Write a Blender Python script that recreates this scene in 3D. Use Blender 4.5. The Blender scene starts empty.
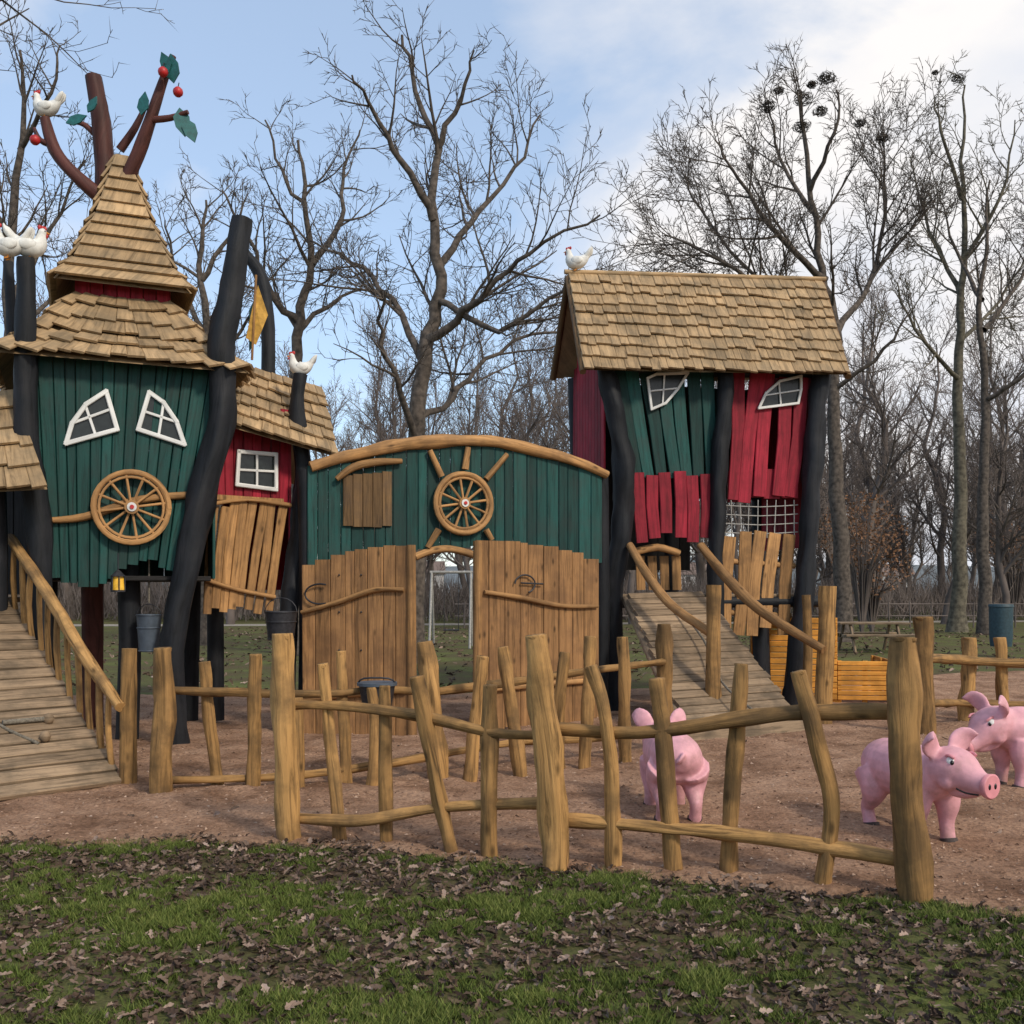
import bpy, math, random
import numpy as np
from mathutils import Vector, Matrix, noise
R=random.Random(7)
scene=bpy.context.scene
F=1000.0; HOR=590.0; CH=1.6
def W(px,py,d): return Vector(((px-512)/F*d, d, CH+(HOR-py)/F*d))
class Plane:
    def __init__(s,pa,da,pb,db):
        s.A=Vector(((pa-512)/F*da,da)); s.B=Vector(((pb-512)/F*db,db))
        u=(s.B-s.A).normalized(); s.u=Vector((u.x,u.y,0)); s.n=Vector((u.y,-u.x,0))
        if s.n.y>0: s.n=-s.n
    def P(s,px,py,off=0.0):
        k=(px-512)/F
        d=(s.A.x*s.u.y - s.A.y*s.u.x)/(k*s.u.y - s.u.x)
        return W(px,py,d)+s.n*off
# ---------------------------------------------------------------- materials
M={}
def newmat(name):
    m=bpy.data.materials.new(name); m.use_nodes=True
    nt=m.node_tree; b=nt.nodes['Principled BSDF']; M[name]=m
    return m,nt,b
def ramp(nt,stops):
    r=nt.nodes.new('ShaderNodeValToRGB'); e=r.color_ramp.elements
    e[0].position,e[0].color=stops[0][0],(*stops[0][1],1)
    e[1].position,e[1].color=stops[-1][0],(*stops[-1][1],1)
    for p,c in stops[1:-1]:
        x=e.new(p); x.color=(*c,1)
    return r
def mulc(c,k): return tuple(min(1,x*k) for x in c)
def wood(name,col,dark=.45,rough=.75,su=1.6,sv=26,bump=.6,tintr=(.68,1.2),stain=None,stainamt=.6,knots=False):
    m,nt,b=newmat(name); L=nt.links.new
    uv=nt.nodes.new('ShaderNodeUVMap'); uv.uv_map='UVMap'
    mp=nt.nodes.new('ShaderNodeMapping'); mp.inputs['Scale'].default_value=(su,sv,1); L(uv.outputs[0],mp.inputs[0])
    n=nt.nodes.new('ShaderNodeTexNoise'); n.inputs['Scale'].default_value=1; n.inputs['Detail'].default_value=7; n.inputs['Roughness'].default_value=.68; n.inputs['Distortion'].default_value=.8
    L(mp.outputs[0],n.inputs['Vector'])
    r=ramp(nt,[(.34,mulc(col,dark)),(.5,col),(.66,mulc(col,1.3))]); L(n.outputs['Fac'],r.inputs[0])
    tc=nt.nodes.new('ShaderNodeTexCoord')
    n2=nt.nodes.new('ShaderNodeTexNoise'); n2.inputs['Scale'].default_value=3.1; n2.inputs['Detail'].default_value=7; n2.inputs['Roughness'].default_value=.62; L(tc.outputs['Object'],n2.inputs['Vector'])
    mx=nt.nodes.new('ShaderNodeMix'); mx.data_type='RGBA'; mx.blend_type='MIX'
    r2=ramp(nt,[(.44,(0,0,0)),(.64,(stainamt,)*3)]); L(n2.outputs['Fac'],r2.inputs[0])
    L(r2.outputs[0],mx.inputs[0]); L(r.outputs[0],mx.inputs[6]); mx.inputs[7].default_value=(*(stain or mulc(col,.5)),1)
    out=mx.outputs[2]
    if knots:
        mk=nt.nodes.new('ShaderNodeMapping'); mk.inputs['Scale'].default_value=(3.2,7,1); L(uv.outputs[0],mk.inputs[0])
        vo=nt.nodes.new('ShaderNodeTexVoronoi'); vo.inputs['Scale'].default_value=1; L(mk.outputs[0],vo.inputs['Vector'])
        rk=ramp(nt,[(.05,(.85,)*3),(.17,(0,)*3)]); L(vo.outputs['Distance'],rk.inputs[0])
        m3=nt.nodes.new('ShaderNodeMix'); m3.data_type='RGBA'; L(rk.outputs[0],m3.inputs[0]); L(out,m3.inputs[6]); m3.inputs[7].default_value=(*mulc(col,.22),1); out=m3.outputs[2]
    at=nt.nodes.new('ShaderNodeAttribute'); at.attribute_name='tint'
    mr=nt.nodes.new('ShaderNodeMapRange'); mr.inputs[3].default_value=tintr[0]; mr.inputs[4].default_value=tintr[1]; L(at.outputs['Fac'],mr.inputs[0])
    vm=nt.nodes.new('ShaderNodeVectorMath'); vm.operation='SCALE'; L(out,vm.inputs[0]); L(mr.outputs[0],vm.inputs['Scale'])
    L(vm.outputs[0],b.inputs['Base Color'])
    b.inputs['Roughness'].default_value=rough; b.inputs['Specular IOR Level'].default_value=.25
    bp=nt.nodes.new('ShaderNodeBump'); bp.inputs['Strength'].default_value=bump; bp.inputs['Distance'].default_value=.012
    L(n.outputs['Fac'],bp.inputs['Height']); L(bp.outputs[0],b.inputs['Normal'])
    return m
wood('natural_wood',(.40,.215,.085),stain=(.17,.095,.045),knots=True)
wood('fence_wood',(.42,.235,.085),dark=.3,stain=(.15,.09,.04),stainamt=.8,sv=24,knots=True,bump=1.0,tintr=(.62,1.15))
wood('door_wood',(.34,.18,.075),stain=(.17,.09,.045),dark=.45,tintr=(.7,1.18),knots=True)
wood('shutter_wood',(.17,.10,.045),stain=(.09,.06,.04),dark=.45)
wood('shingle_wood',(.40,.27,.145),dark=.5,sv=16,stain=(.19,.145,.09),tintr=(.65,1.2))
wood('ramp_wood',(.29,.205,.13),dark=.35,stain=(.12,.09,.06),stainamt=.8)
wood('green_paint',(.010,.060,.053),dark=.45,bump=.4,tintr=(.6,1.3),rough=.6,stain=(.025,.05,.045))
wood('red_paint',(.29,.016,.032),dark=.55,bump=.4,tintr=(.6,1.25),rough=.65)
wood('dark_post_paint',(.012,.014,.018),dark=.35,rough=.6,sv=12,stain=(.024,.024,.028),bump=.8)
wood('tree_paint',(.10,.035,.028),dark=.45,sv=10,rough=.6)
wood('white_paint',(.72,.72,.70),dark=.8,tintr=(.95,1),bump=.1,stainamt=.15)
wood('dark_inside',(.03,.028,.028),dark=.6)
wood('orange_paint',(.74,.33,.06),dark=.75,tintr=(.75,1.12),bump=.2)
def plain(name,col,rough=.6,var=.25,scale=20,bump=.1,metal=0,dirt=None):
    m,nt,b=newmat(name); L=nt.links.new
    tc=nt.nodes.new('ShaderNodeTexCoord'); n=nt.nodes.new('ShaderNodeTexNoise'); n.inputs['Scale'].default_value=scale; n.inputs['Detail'].default_value=6
    L(tc.outputs['Object'],n.inputs['Vector'])
    r=ramp(nt,[(.33,mulc(col,1-var)),(.67,mulc(col,1+var))]); L(n.outputs['Fac'],r.inputs[0]); out=r.outputs[0]
    if dirt:
        n2=nt.nodes.new('ShaderNodeTexNoise'); n2.inputs['Scale'].default_value=5; n2.inputs['Detail'].default_value=9; n2.inputs['Roughness'].default_value=.7; L(tc.outputs['Object'],n2.inputs['Vector'])
        sx=nt.nodes.new('ShaderNodeSeparateXYZ'); L(tc.outputs['Object'],sx.inputs[0])
        mr=nt.nodes.new('ShaderNodeMapRange'); mr.inputs[1].default_value=0; mr.inputs[2].default_value=.4; mr.inputs[3].default_value=.14; mr.inputs[4].default_value=-.04; L(sx.outputs['Z'],mr.inputs[0])
        ad=nt.nodes.new('ShaderNodeMath'); L(n2.outputs['Fac'],ad.inputs[0]); L(mr.outputs[0],ad.inputs[1])
        rr=ramp(nt,[(.5,(0,)*3),(.72,(.75,)*3)]); L(ad.outputs[0],rr.inputs[0])
        mx=nt.nodes.new('ShaderNodeMix'); mx.data_type='RGBA'; L(rr.outputs[0],mx.inputs[0]); L(out,mx.inputs[6]); mx.inputs[7].default_value=(*dirt,1); out=mx.outputs[2]
    L(out,b.inputs['Base Color'])
    b.inputs['Roughness'].default_value=rough; b.inputs['Metallic'].default_value=metal
    bp=nt.nodes.new('ShaderNodeBump'); bp.inputs['Strength'].default_value=bump; bp.inputs['Distance'].default_value=.01
    L(n.outputs['Fac'],bp.inputs['Height']); L(bp.outputs[0],b.inputs['Normal'])
    return m
plain('black_glass',(.015,.02,.02),.25)
plain('leaf_paint',(.01,.10,.095),.5)
plain('red_gloss',(.42,.015,.015),.45)
plain('orange_beak',(.6,.22,.03))
plain('white_plaster',(.68,.67,.63),.75,.15,dirt=(.45,.42,.36))
plain('pig_pink',(.66,.33,.37),.55,.13,14,.3,dirt=(.34,.18,.15))
plain('pig_snout',(.66,.26,.29),.5,.12,14)
plain('hoof',(.05,.035,.03),.7)
plain('eye_black',(.01,.01,.01),.2)
plain('iron',(.03,.03,.035),.5,.3,30,.2,.3)
plain('zinc',(.09,.115,.15),.5,.2,12,.1,.3)
plain('lantern_yellow',(.75,.42,.03),.5)
plain('rope',(.16,.14,.11),.9,.4,60)
plain('steel_rope',(.30,.29,.27),.6)
plain('bin_teal',(.02,.05,.065),.6)
plain('bark',(.08,.064,.052),.95,.55,9,.6)
plain('bark_green',(.105,.092,.066),.95,.5,7,.6)
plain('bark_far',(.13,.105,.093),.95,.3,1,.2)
plain('nest',(.035,.027,.02),.95)
plain('house_white',(.45,.43,.42)); plain('roof_tile',(.17,.12,.10))
plain('dry_leaf_far',(.20,.10,.05),.9)
plain('flag_cloth',(.50,.28,.05),.8)
def ground_mat(name,stops,scale,bumps,fine=55,famt=.8):
    m,nt,b=newmat(name); L=nt.links.new
    g=nt.nodes.new('ShaderNodeNewGeometry')
    n=nt.nodes.new('ShaderNodeTexNoise'); n.inputs['Scale'].default_value=scale; n.inputs['Detail'].default_value=10; n.inputs['Roughness'].default_value=.7
    L(g.outputs['Position'],n.inputs['Vector'])
    r=ramp(nt,stops); L(n.outputs['Fac'],r.inputs[0])
    n2=nt.nodes.new('ShaderNodeTexNoise'); n2.inputs['Scale'].default_value=fine; n2.inputs['Detail'].default_value=6; n2.inputs['Roughness'].default_value=.7; L(g.outputs['Position'],n2.inputs['Vector'])
    r2=ramp(nt,[(.36,(.35,)*3),(.58,(1.0,)*3)]); L(n2.outputs['Fac'],r2.inputs[0])
    mx=nt.nodes.new('ShaderNodeMix'); mx.data_type='RGBA'; mx.blend_type='MULTIPLY'; mx.inputs[0].default_value=famt
    L(r.outputs[0],mx.inputs[6]); L(r2.outputs[0],mx.inputs[7]); L(mx.outputs[2],b.inputs['Base Color'])
    b.inputs['Roughness'].default_value=.95; b.inputs['Specular IOR Level'].default_value=.15
    n3=nt.nodes.new('ShaderNodeTexNoise'); n3.inputs['Scale'].default_value=8; n3.inputs['Detail'].default_value=9; n3.inputs['Roughness'].default_value=.75; L(g.outputs['Position'],n3.inputs['Vector'])
    bp=nt.nodes.new('ShaderNodeBump'); bp.inputs['Strength'].default_value=bumps; bp.inputs['Distance'].default_value=.09
    L(n3.outputs['Fac'],bp.inputs['Height']); L(bp.outputs[0],b.inputs['Normal'])
ground_mat('sand',[(.36,(.23,.125,.075)),(.5,(.42,.25,.16)),(.64,(.55,.345,.23))],1.6,.8,fine=38,famt=.75)
ground_mat('lawn',[(.38,(.12,.085,.05)),(.52,(.11,.11,.042)),(.64,(.15,.17,.05))],.8,.5,famt=.7)
ground_mat('gravel',[(.3,(.3,.27,.23)),(.7,(.42,.38,.33))],2,.2)
def tintmat(name,a,bcol,c=None,rough=.8):
    m,nt,b=newmat(name); L=nt.links.new
    at=nt.nodes.new('ShaderNodeAttribute'); at.attribute_name='tint'
    st=[(0,a),(1,bcol)] if c is None else [(0,a),(.5,bcol),(1,c)]
    r=ramp(nt,st); L(at.outputs['Fac'],r.inputs[0]); L(r.outputs[0],b.inputs['Base Color']); b.inputs['Roughness'].default_value=rough
    b.inputs['Specular IOR Level'].default_value=.2
tintmat('grass_blade',(.055,.06,.018),(.09,.13,.024),(.24,.25,.075))
tintmat('fallen_leaf',(.045,.029,.022),(.13,.088,.064),(.38,.28,.23))
tintmat('pebble',(.10,.055,.035),(.30,.19,.13),(.5,.36,.27))
# ---------------------------------------------------------------- mesh builder
def empty(name,loc=(0,0,0)):
    e=bpy.data.objects.new(name,None); scene.collection.objects.link(e); e.empty_display_size=.2; e.location=loc; return e
class MB:
    def __init__(s): s.v=[];s.f=[];s.uv=[];s.t=[];s.mi=[];s.sm=[];s.mats=[]
    def slot(s,m):
        if m not in s.mats: s.mats.append(m)
        return s.mats.index(m)
    def add(s,vs,uvs,fs,mat,smooth,tint):
        b=len(s.v); k=s.slot(mat)
        s.v.extend(vs); s.uv.extend(uvs); s.t.extend([tint]*len(vs))
        for f in fs: s.f.append(tuple(i+b for i in f)); s.mi.append(k); s.sm.append(smooth)
    def make(s,name,parent=None,mods=None):
        me=bpy.data.meshes.new(name); me.from_pydata([tuple(p) for p in s.v],[],s.f)
        for m in s.mats: me.materials.append(M[m])
        me.polygons.foreach_set('material_index',s.mi); me.polygons.foreach_set('use_smooth',s.sm)
        ul=me.uv_layers.new(name='UVMap')
        li=np.empty(len(me.loops),dtype=np.int32); me.loops.foreach_get('vertex_index',li)
        ul.data.foreach_set('uv',np.array(s.uv,dtype=np.float32)[li].ravel())
        at=me.attributes.new('tint','FLOAT','POINT'); at.data.foreach_set('value',np.array(s.t,dtype=np.float32))
        me.update(); o=bpy.data.objects.new(name,me); scene.collection.objects.link(o)
        if parent: o.parent=parent
        return o
def catmull(P,sub):
    n=len(P)
    if n<3 or sub<2: return P
    out=[]
    for i in range(n-1):
        p0=P[max(0,i-1)];p1=P[i];p2=P[i+1];p3=P[min(n-1,i+2)]
        for j in range(sub):
            t=j/sub
            out.append([.5*((2*b)+(-a+c)*t+(2*a-5*b+4*c-d)*t*t+(-a+3*b-3*c+d)*t**3) for a,b,c,d in zip(p0,p1,p2,p3)])
    out.append(list(P[-1])); return out
def tube(mb,pts,rad,mat,sides=10,sub=4,wob=.0,closed=False,tint=None,flat=1.0,flatax=None,cap=True,wf=3):
    if not hasattr(rad,'__len__'): rad=[rad]*len(pts)
    Q=catmull([[*p,r] for p,r in zip(pts,rad)],sub)
    ps=[Vector(q[:3]) for q in Q]; rs=[max(q[3],.0005) for q in Q]; n=len(ps)
    ou,ov=R.random()*50,R.random()*50; vs=[];uvs=[];nrm=None;L=0
    ph=R.random()*10
    for i in range(n):
        if closed: t=(ps[(i+1)%n]-ps[i-1])
        else: t=ps[min(n-1,i+1)]-ps[max(0,i-1)]
        t=t.normalized() if t.length>1e-9 else Vector((0,0,1))
        if nrm is None:
            a=Vector(flatax) if flatax is not None else (Vector((0,0,1)) if abs(t.z)<.9 else Vector((1,0,0)))
            nrm=(a-t*a.dot(t)).normalized()
        else: nrm=(nrm-t*nrm.dot(t)).normalized()
        bn=t.cross(nrm)
        if i: L+=(ps[i]-ps[i-1]).length
        for k in range(sides+1):
            an=2*math.pi*(k%sides)/sides
            rr=rs[i]
            if wob: rr*=1+wob*noise.noise(Vector((math.cos(an)*1.3+ph,math.sin(an)*1.3,L*wf+ph)))
            vs.append(ps[i]+nrm*(math.cos(an)*rr*flat)+bn*(math.sin(an)*rr)); uvs.append((ou+L,ov+k/sides*6.28*rs[i]))
    s1=sides+1; fs=[]
    for i in range(n-1+(1 if closed else 0)):
        j=(i+1)%n
        for k in range(sides): fs.append((i*s1+k,i*s1+k+1,j*s1+k+1,j*s1+k))
    tt=R.random() if tint is None else tint
    mb.add(vs,uvs,fs,mat,True,tt)
    if cap and not closed:
        for e,i in ((0,0),(1,n-1)):
            vv=[vs[i*s1+k] for k in range(sides)]; u=[(ou+p.x*.3,ov+p.z*.3+p.y*.3) for p in vv]
            mb.add(vv,u,[tuple(range(sides)) if e else tuple(reversed(range(sides)))],mat,False,tt)
def plank(mb,pts,wid,th,nrm,mat,tint=None):
    if not hasattr(wid,'__len__'): wid=[wid]*len(pts)
    ps=[Vector(p) for p in pts]; n=len(ps); nrm=Vector(nrm).normalized()
    ou,ov=R.random()*50,R.random()*50; vs=[];uvs=[];L=0
    for i in range(n):
        t=(ps[min(n-1,i+1)]-ps[max(0,i-1)]).normalized(); sd=t.cross(nrm).normalized()
        if i: L+=(ps[i]-ps[i-1]).length
        w=wid[i]/2; h=th/2; c=min(.007,h*.5,w*.3)
        sec=[(-w,-h+c),(-w,h-c),(-w+c,h),(w-c,h),(w,h-c),(w,-h+c),(w-c,-h),(-w+c,-h)]
        a=0
        for j,(x,y) in enumerate(sec):
            vs.append(ps[i]+sd*x+nrm*y); uvs.append((ou+L,ov+a))
            nx=sec[(j+1)%8]; a+=math.hypot(nx[0]-x,nx[1]-y)
    fs=[]
    for i in range(n-1):
        for k in range(8): fs.append((i*8+k,i*8+(k+1)%8,(i+1)*8+(k+1)%8,(i+1)*8+k))
    fs.append(tuple(reversed(range(8)))); fs.append(tuple((n-1)*8+k for k in range(8)))
    mb.add(vs,uvs,fs,mat,False,R.random() if tint is None else tint)
def ell(mb,c,r,mat,seg=12,rot=None,tint=.5):
    if not hasattr(r,'__len__'): r=(r,r,r)
    vs=[];fs=[];c=Vector(c); rings=seg//2
    for i in range(rings+1):
        th=math.pi*i/rings
        for k in range(seg):
            p=2*math.pi*k/seg; v=Vector((r[0]*math.sin(th)*math.cos(p),r[1]*math.sin(th)*math.sin(p),r[2]*math.cos(th)))
            if rot: v=rot@v
            vs.append(c+v)
    for i in range(rings):
        for k in range(seg): fs.append((i*seg+k,(i+1)*seg+k,(i+1)*seg+(k+1)%seg,i*seg+(k+1)%seg))
    mb.add(vs,[(v.x,v.z) for v in vs],fs,mat,True,tint)
def quadsheet(mb,pts,mat,tint=.5):
    mb.add([Vector(p) for p in pts],[(p[0],p[2]+p[1]) for p in pts],[tuple(range(len(pts)))],mat,False,tint)
def fill(mb,pl,xt,xb,n,yt,yb,mat,off=0,th=.03,gap=.06,jit=0,jy=3,tilt=0,mid=None,wj=0):
    ft=yt if callable(yt) else (lambda x:yt); fb=yb if callable(yb) else (lambda x:yb)
    cuts=[0]+[(i+R.uniform(-wj,wj))/n for i in range(1,n)]+[1]
    for i in range(n):
        t0,t1=cuts[i],cuts[i+1]; tc=(t0+t1)/2
        tl=R.uniform(-tilt,tilt)
        a=xt[0]+(xt[1]-xt[0])*tc+R.uniform(-jit,jit)+tl; b=xb[0]+(xb[1]-xb[0])*tc+R.uniform(-jit,jit)-tl
        o=off+R.uniform(-.006,.006)
        y0=ft(a)+R.uniform(-jy,jy); y1=fb(b)+R.uniform(-jy,jy)
        w0=abs(xt[1]-xt[0])*(t1-t0)*(1-gap); w1=abs(xb[1]-xb[0])*(t1-t0)*(1-gap)
        wa=(pl.P(a+w0/2,y0)-pl.P(a-w0/2,y0)).length; wb=(pl.P(b+w1/2,y1)-pl.P(b-w1/2,y1)).length
        pts=[pl.P(a,y0,o)]; ws=[wa]
        m=(a+b)/2+(R.uniform(-jit,jit) if jit else 0)+(mid or 0); pts.append(pl.P(m,(y0+y1)/2,o)); ws.append((wa+wb)/2)
        pts.append(pl.P(b,y1,o)); ws.append(wb)
        plank(mb,pts,ws,th,pl.n,mat)
def wall3(mb,A,B,z0,z1,pitch,mat,th=.03,gap=.04):
    A=Vector(A);B=Vector(B); L=(B-A).length; n=max(1,int(L/pitch)); u=(B-A)/L; nr=Vector((u.y,-u.x,0))
    for i in range(n):
        p=A+(B-A)*((i+.5)/n)
        plank(mb,[(p.x,p.y,z0),(p.x,p.y,z1)],L/n*(1-gap),th,nr,mat)
def shingles(mb,EL,ER,TL,TR,rows,wid,mat='shingle_wood',th=.025,jitter=.03):
    EL,ER,TL,TR=map(Vector,(EL,ER,TL,TR))
    nr=(ER-EL).cross(TL-EL).normalized()
    if nr.z<0: nr=-nr
    quadsheet(mb,[EL-nr*.03,ER-nr*.03,TR-nr*.03,TL-nr*.03],mat,.1)
    for r in range(rows):
        t0=r/rows-.02; t1=min(1.0,(r+1.35)/rows)
        a0=EL.lerp(TL,t0);b0=ER.lerp(TR,t0);a1=EL.lerp(TL,t1);b1=ER.lerp(TR,t1)
        L=(b0-a0).length; x=0
        rt=R.random()
        while x<L-.01:
            w=min(wid*R.uniform(.6,1.4),L-x)
            if L-x-w<wid*.4: w=L-x
            s=(x+w/2)/L
            j=R.uniform(-jitter,jitter)/max((a1-a0).length,.01)
            p0=a0.lerp(b0,s).lerp(a1.lerp(b1,s),j)+nr*(.045+R.uniform(0,.012)); p1=a1.lerp(b1,s)+nr*.0
            w1=w*(b1-a1).length/L
            plank(mb,[p0,p1],[w*.985,max(w1*.985,.005)],th,nr,mat,tint=.6*R.random()+.4*rt)
            x+=w
def wheel(mb,c,u,n,r,spokes=12,mat='natural_wood',rr=.03):
    c=Vector(c); up=Vector((0,0,1)); u=Vector(u); n=Vector(n); N=32
    tube(mb,[c+u*(math.cos(a)*r)+up*(math.sin(a)*r) for a in [2*math.pi*i/N for i in range(N)]],rr,mat,8,1,closed=True,wob=.2,tint=.9)
    tube(mb,[c+u*(math.cos(a)*r*.86)+up*(math.sin(a)*r*.86)+n*.004 for a in [2*math.pi*i/N for i in range(N)]],rr*.5,mat,6,1,closed=True,tint=.7)
    for i in range(spokes):
        a=2*math.pi*(i+.3)/spokes; d=u*math.cos(a)+up*math.sin(a)
        tube(mb,[c+d*r*.12,c+d*r*.97],[rr*.42,rr*.5],mat,6,1,tint=.9)
    tube(mb,[c-n*.02,c+n*.05],r*.2,mat,14,1,tint=.5)
    tube(mb,[c+n*.05,c+n*.062],r*.13,'white_paint',14,1); tube(mb,[c+n*.06,c+n*.075],r*.06,'red_gloss',10,1)
def window(mb,pl,outline,mull,off=.04,w=.035):
    pts=[pl.P(x,y,off) for x,y in outline]
    mb.add([pl.P(x,y,off-.022) for x,y in outline],[(0,0)]*len(outline),[tuple(range(len(outline)))],'black_glass',False,.5)
    for i in range(len(pts)):
        a,b=pts[i],pts[(i+1)%len(pts)]; e=(b-a).normalized()*w*.35
        plank(mb,[a-e,b+e],w,.03+.002*(i%3),pl.n,'white_paint')
    for (x0,y0,x1,y1) in mull: plank(mb,[pl.P(x0,y0,off-.003),pl.P(x1,y1,off-.003)],w*.6,.022,pl.n,'white_paint')
def hen(name,pos,s,yaw,parent):
    mb=MB(); rt=Matrix.Rotation(yaw,3,'Z'); f=lambda x,y,z: Vector(pos)+rt@(Vector((x,y,z))*s)
    tube(mb,[f(-.3,0,.42),f(-.22,0,.3),f(-.1,0,.2),f(.05,0,.18),f(.14,0,.25),f(.17,0,.38),f(.19,0,.46),f(.2,0,.5)],[.03*s,.08*s,.14*s,.16*s,.12*s,.07*s,.06*s,.02*s],'white_plaster',10,3,flat=1,tint=.5)
    for k in (-1,0,1): tube(mb,[f(-.2,.02*k,.28),f(-.32,.05*k,.42+.03*k),f(-.36,.06*k,.5)],[.06*s,.045*s,.01*s],'white_plaster',6,2)
    for sd in (-1,1):
        ell(mb,f(-.02,.13*sd,.2),(.14*s,.04*s,.09*s),'white_plaster',10,rt)
        tube(mb,[f(0,.05*sd,.08),f(.01,.05*sd,0),f(.06,.05*sd,-.01)],.015*s,'orange_beak',5,1)
        ell(mb,f(.225,.045*sd,.45),.012*s,'eye_black',6)
    for i,x in enumerate((.14,.18,.22)): ell(mb,f(x,0,.52-.01*i),(.03*s,.015*s,.04*s),'red_gloss',8,rt)
    ell(mb,f(.25,0,.39),(.02*s,.015*s,.04*s),'red_gloss',8,rt)
    tube(mb,[f(.23,0,.44),f(.3,0,.42)],[.025*s,.004*s],'orange_beak',6,1)
    return mb.make(name,parent)
def bucket(name,top,h,r,mat,parent=None):
    mb=MB(); x,y,z=top
    tube(mb,[(x,y,z),(x,y,z-h)],[r,r*.8],mat,18,1,cap=False); tube(mb,[(x,y,z),(x,y,z-h+.01)],[r*.95,r*.76],mat,18,1,cap=False)
    tube(mb,[(x,y,z-h+.012),(x,y,z-h)],[r*.79,r*.79],mat,18,1)
    for zz,rr in ((z,r),(z-h*.35,r*.94),(z-h+.01,r*.81)):
        tube(mb,[(x+math.cos(a)*rr,y+math.sin(a)*rr,zz) for a in [i*math.pi/10 for i in range(20)]],.008,mat,6,1,closed=True)
    tube(mb,[(x+math.cos(a)*r,y,z+math.sin(a)*r*.9) for a in [i*math.pi/8 for i in range(9)]],.005,'iron',5,1)
    return mb.make(name,parent)
# ---------------------------------------------------------------- ground
mb=MB(); mb.add([Vector((-500,-60,0)),Vector((500,-60,0)),Vector((500,900,0)),Vector((-500,900,0))],[(0,0)]*4,[(0,1,2,3)],'lawn',False,.5); mb.make('lawn_ground')
mb=MB(); vs=[];n=60
for i in range(n+1):
    x=-70+140*i/n; y=47+3*math.sin(x*.05)+.002*x*x; vs+= [Vector((x,y-1.3,.006)),Vector((x,y+1.3,.006))]
mb.add(vs,[(0,0)]*len(vs),[(2*i,2*i+2,2*i+3,2*i+1) for i in range(n)],'gravel',False,.5); mb.make('park_path')
nx_=[-40,-14,-6,-3.2,-1.33,.27,1.97,2.45,4,6,14,40]; ny_=[6.8,6.8,6.5,6.27,6.27,5.72,5.12,4.85,4.5,4.2,4.2,4.4]
def ynear(x): return float(np.interp(x,nx_,ny_))+.12*noise.noise(Vector((x*1.7,3,0)))+.07*noise.noise(Vector((x*7,3,0)))
def yfar(x): return float(np.interp(x,[-20,-4,4,8,12,20],[15,15,16.5,19,20,20]))+.5*noise.noise(Vector((x*.6,9,0)))
def hs(x,y): return .02+.026*noise.noise(Vector((x*1.6,y*1.6,0)))+.022*noise.noise(Vector((x*4.5,y*4.5,1)))+.013*noise.noise(Vector((x*11,y*11,1)))
mb=MB(); NX,NY=400,230; vs=[]
for j in range(NY+1):
    for i in range(NX+1):
        x=-15+30*i/NX; s=(j/NY)**1.4; y=ynear(x)*(1-s)+yfar(x)*s
        ed=min(1,j/3,(NY-j)/3)
        vs.append(Vector((x,y,max(.004,.004+ed*hs(x,y)))))
mb.add(vs,[(v.x,v.y) for v in vs],[(j*(NX+1)+i,j*(NX+1)+i+1,(j+1)*(NX+1)+i+1,(j+1)*(NX+1)+i) for j in range(NY) for i in range(NX)],'sand',True,.5)
mb.make('sand_playground_ground')
mb=MB(); c=0
while c<11000:
    y=4.8+9*R.random()**1.6; x=R.uniform(-.62,.62)*y
    if y<ynear(x)+.05: continue
    c+=1; s=R.uniform(.006,.022); z=max(.006,.004+hs(x,y)); p=Vector((x,y,z)); q=[p+Vector((R.uniform(-1,1),R.uniform(-1,1),R.uniform(0,.2)))*s for _ in range(3)]; t=p+Vector((0,0,s*R.uniform(.3,.8)))
    mb.add(q+[t],[(0,0)]*4,[(0,1,3),(1,2,3),(2,0,3)],'pebble',False,R.random())
mb.make('sand_pebbles')
# grass blades
mb=MB(); vs=[];fs=[];tt=[]
cnt=0
def gpatch(x,y): return noise.noise(Vector((x*1.0,y*1.5,5)))+.9*noise.noise(Vector((x*4.5,y*5,2)))+.6*noise.noise(Vector((x*13,y*13,2)))
while cnt<175000:
    x=R.uniform(-6,6); y=R.uniform(2.6,6.6)
    if abs(x)>.62*y+.8: continue
    yn=ynear(x)
    if y>yn+.06: continue
    g=gpatch(x,y)-.25*max(0,1-(yn-y)/.5)
    if g+.06<R.random()*.75-.12: continue
    h=R.uniform(.012,.036)*(1+.6*max(0,g)); a=R.random()*6.28; w=R.uniform(.002,.0045)
    lx,ly=R.uniform(-1,1)*h,R.uniform(-1,1)*h; b=len(vs)
    vs+= [Vector((x-math.cos(a)*w,y-math.sin(a)*w,0)),Vector((x+math.cos(a)*w,y+math.sin(a)*w,0)),Vector((x+lx,y+ly,h))]
    fs.append((b,b+1,b+2)); q=min(1,max(0,.45+.4*g+R.gauss(0,.25))); tt+=[q*.5,q*.5,q]; cnt+=1
mb.add(vs,[(0,0)]*len(vs),fs,'grass_blade',False,.5); mb.t=tt; mb.make('lawn_grass')
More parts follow.
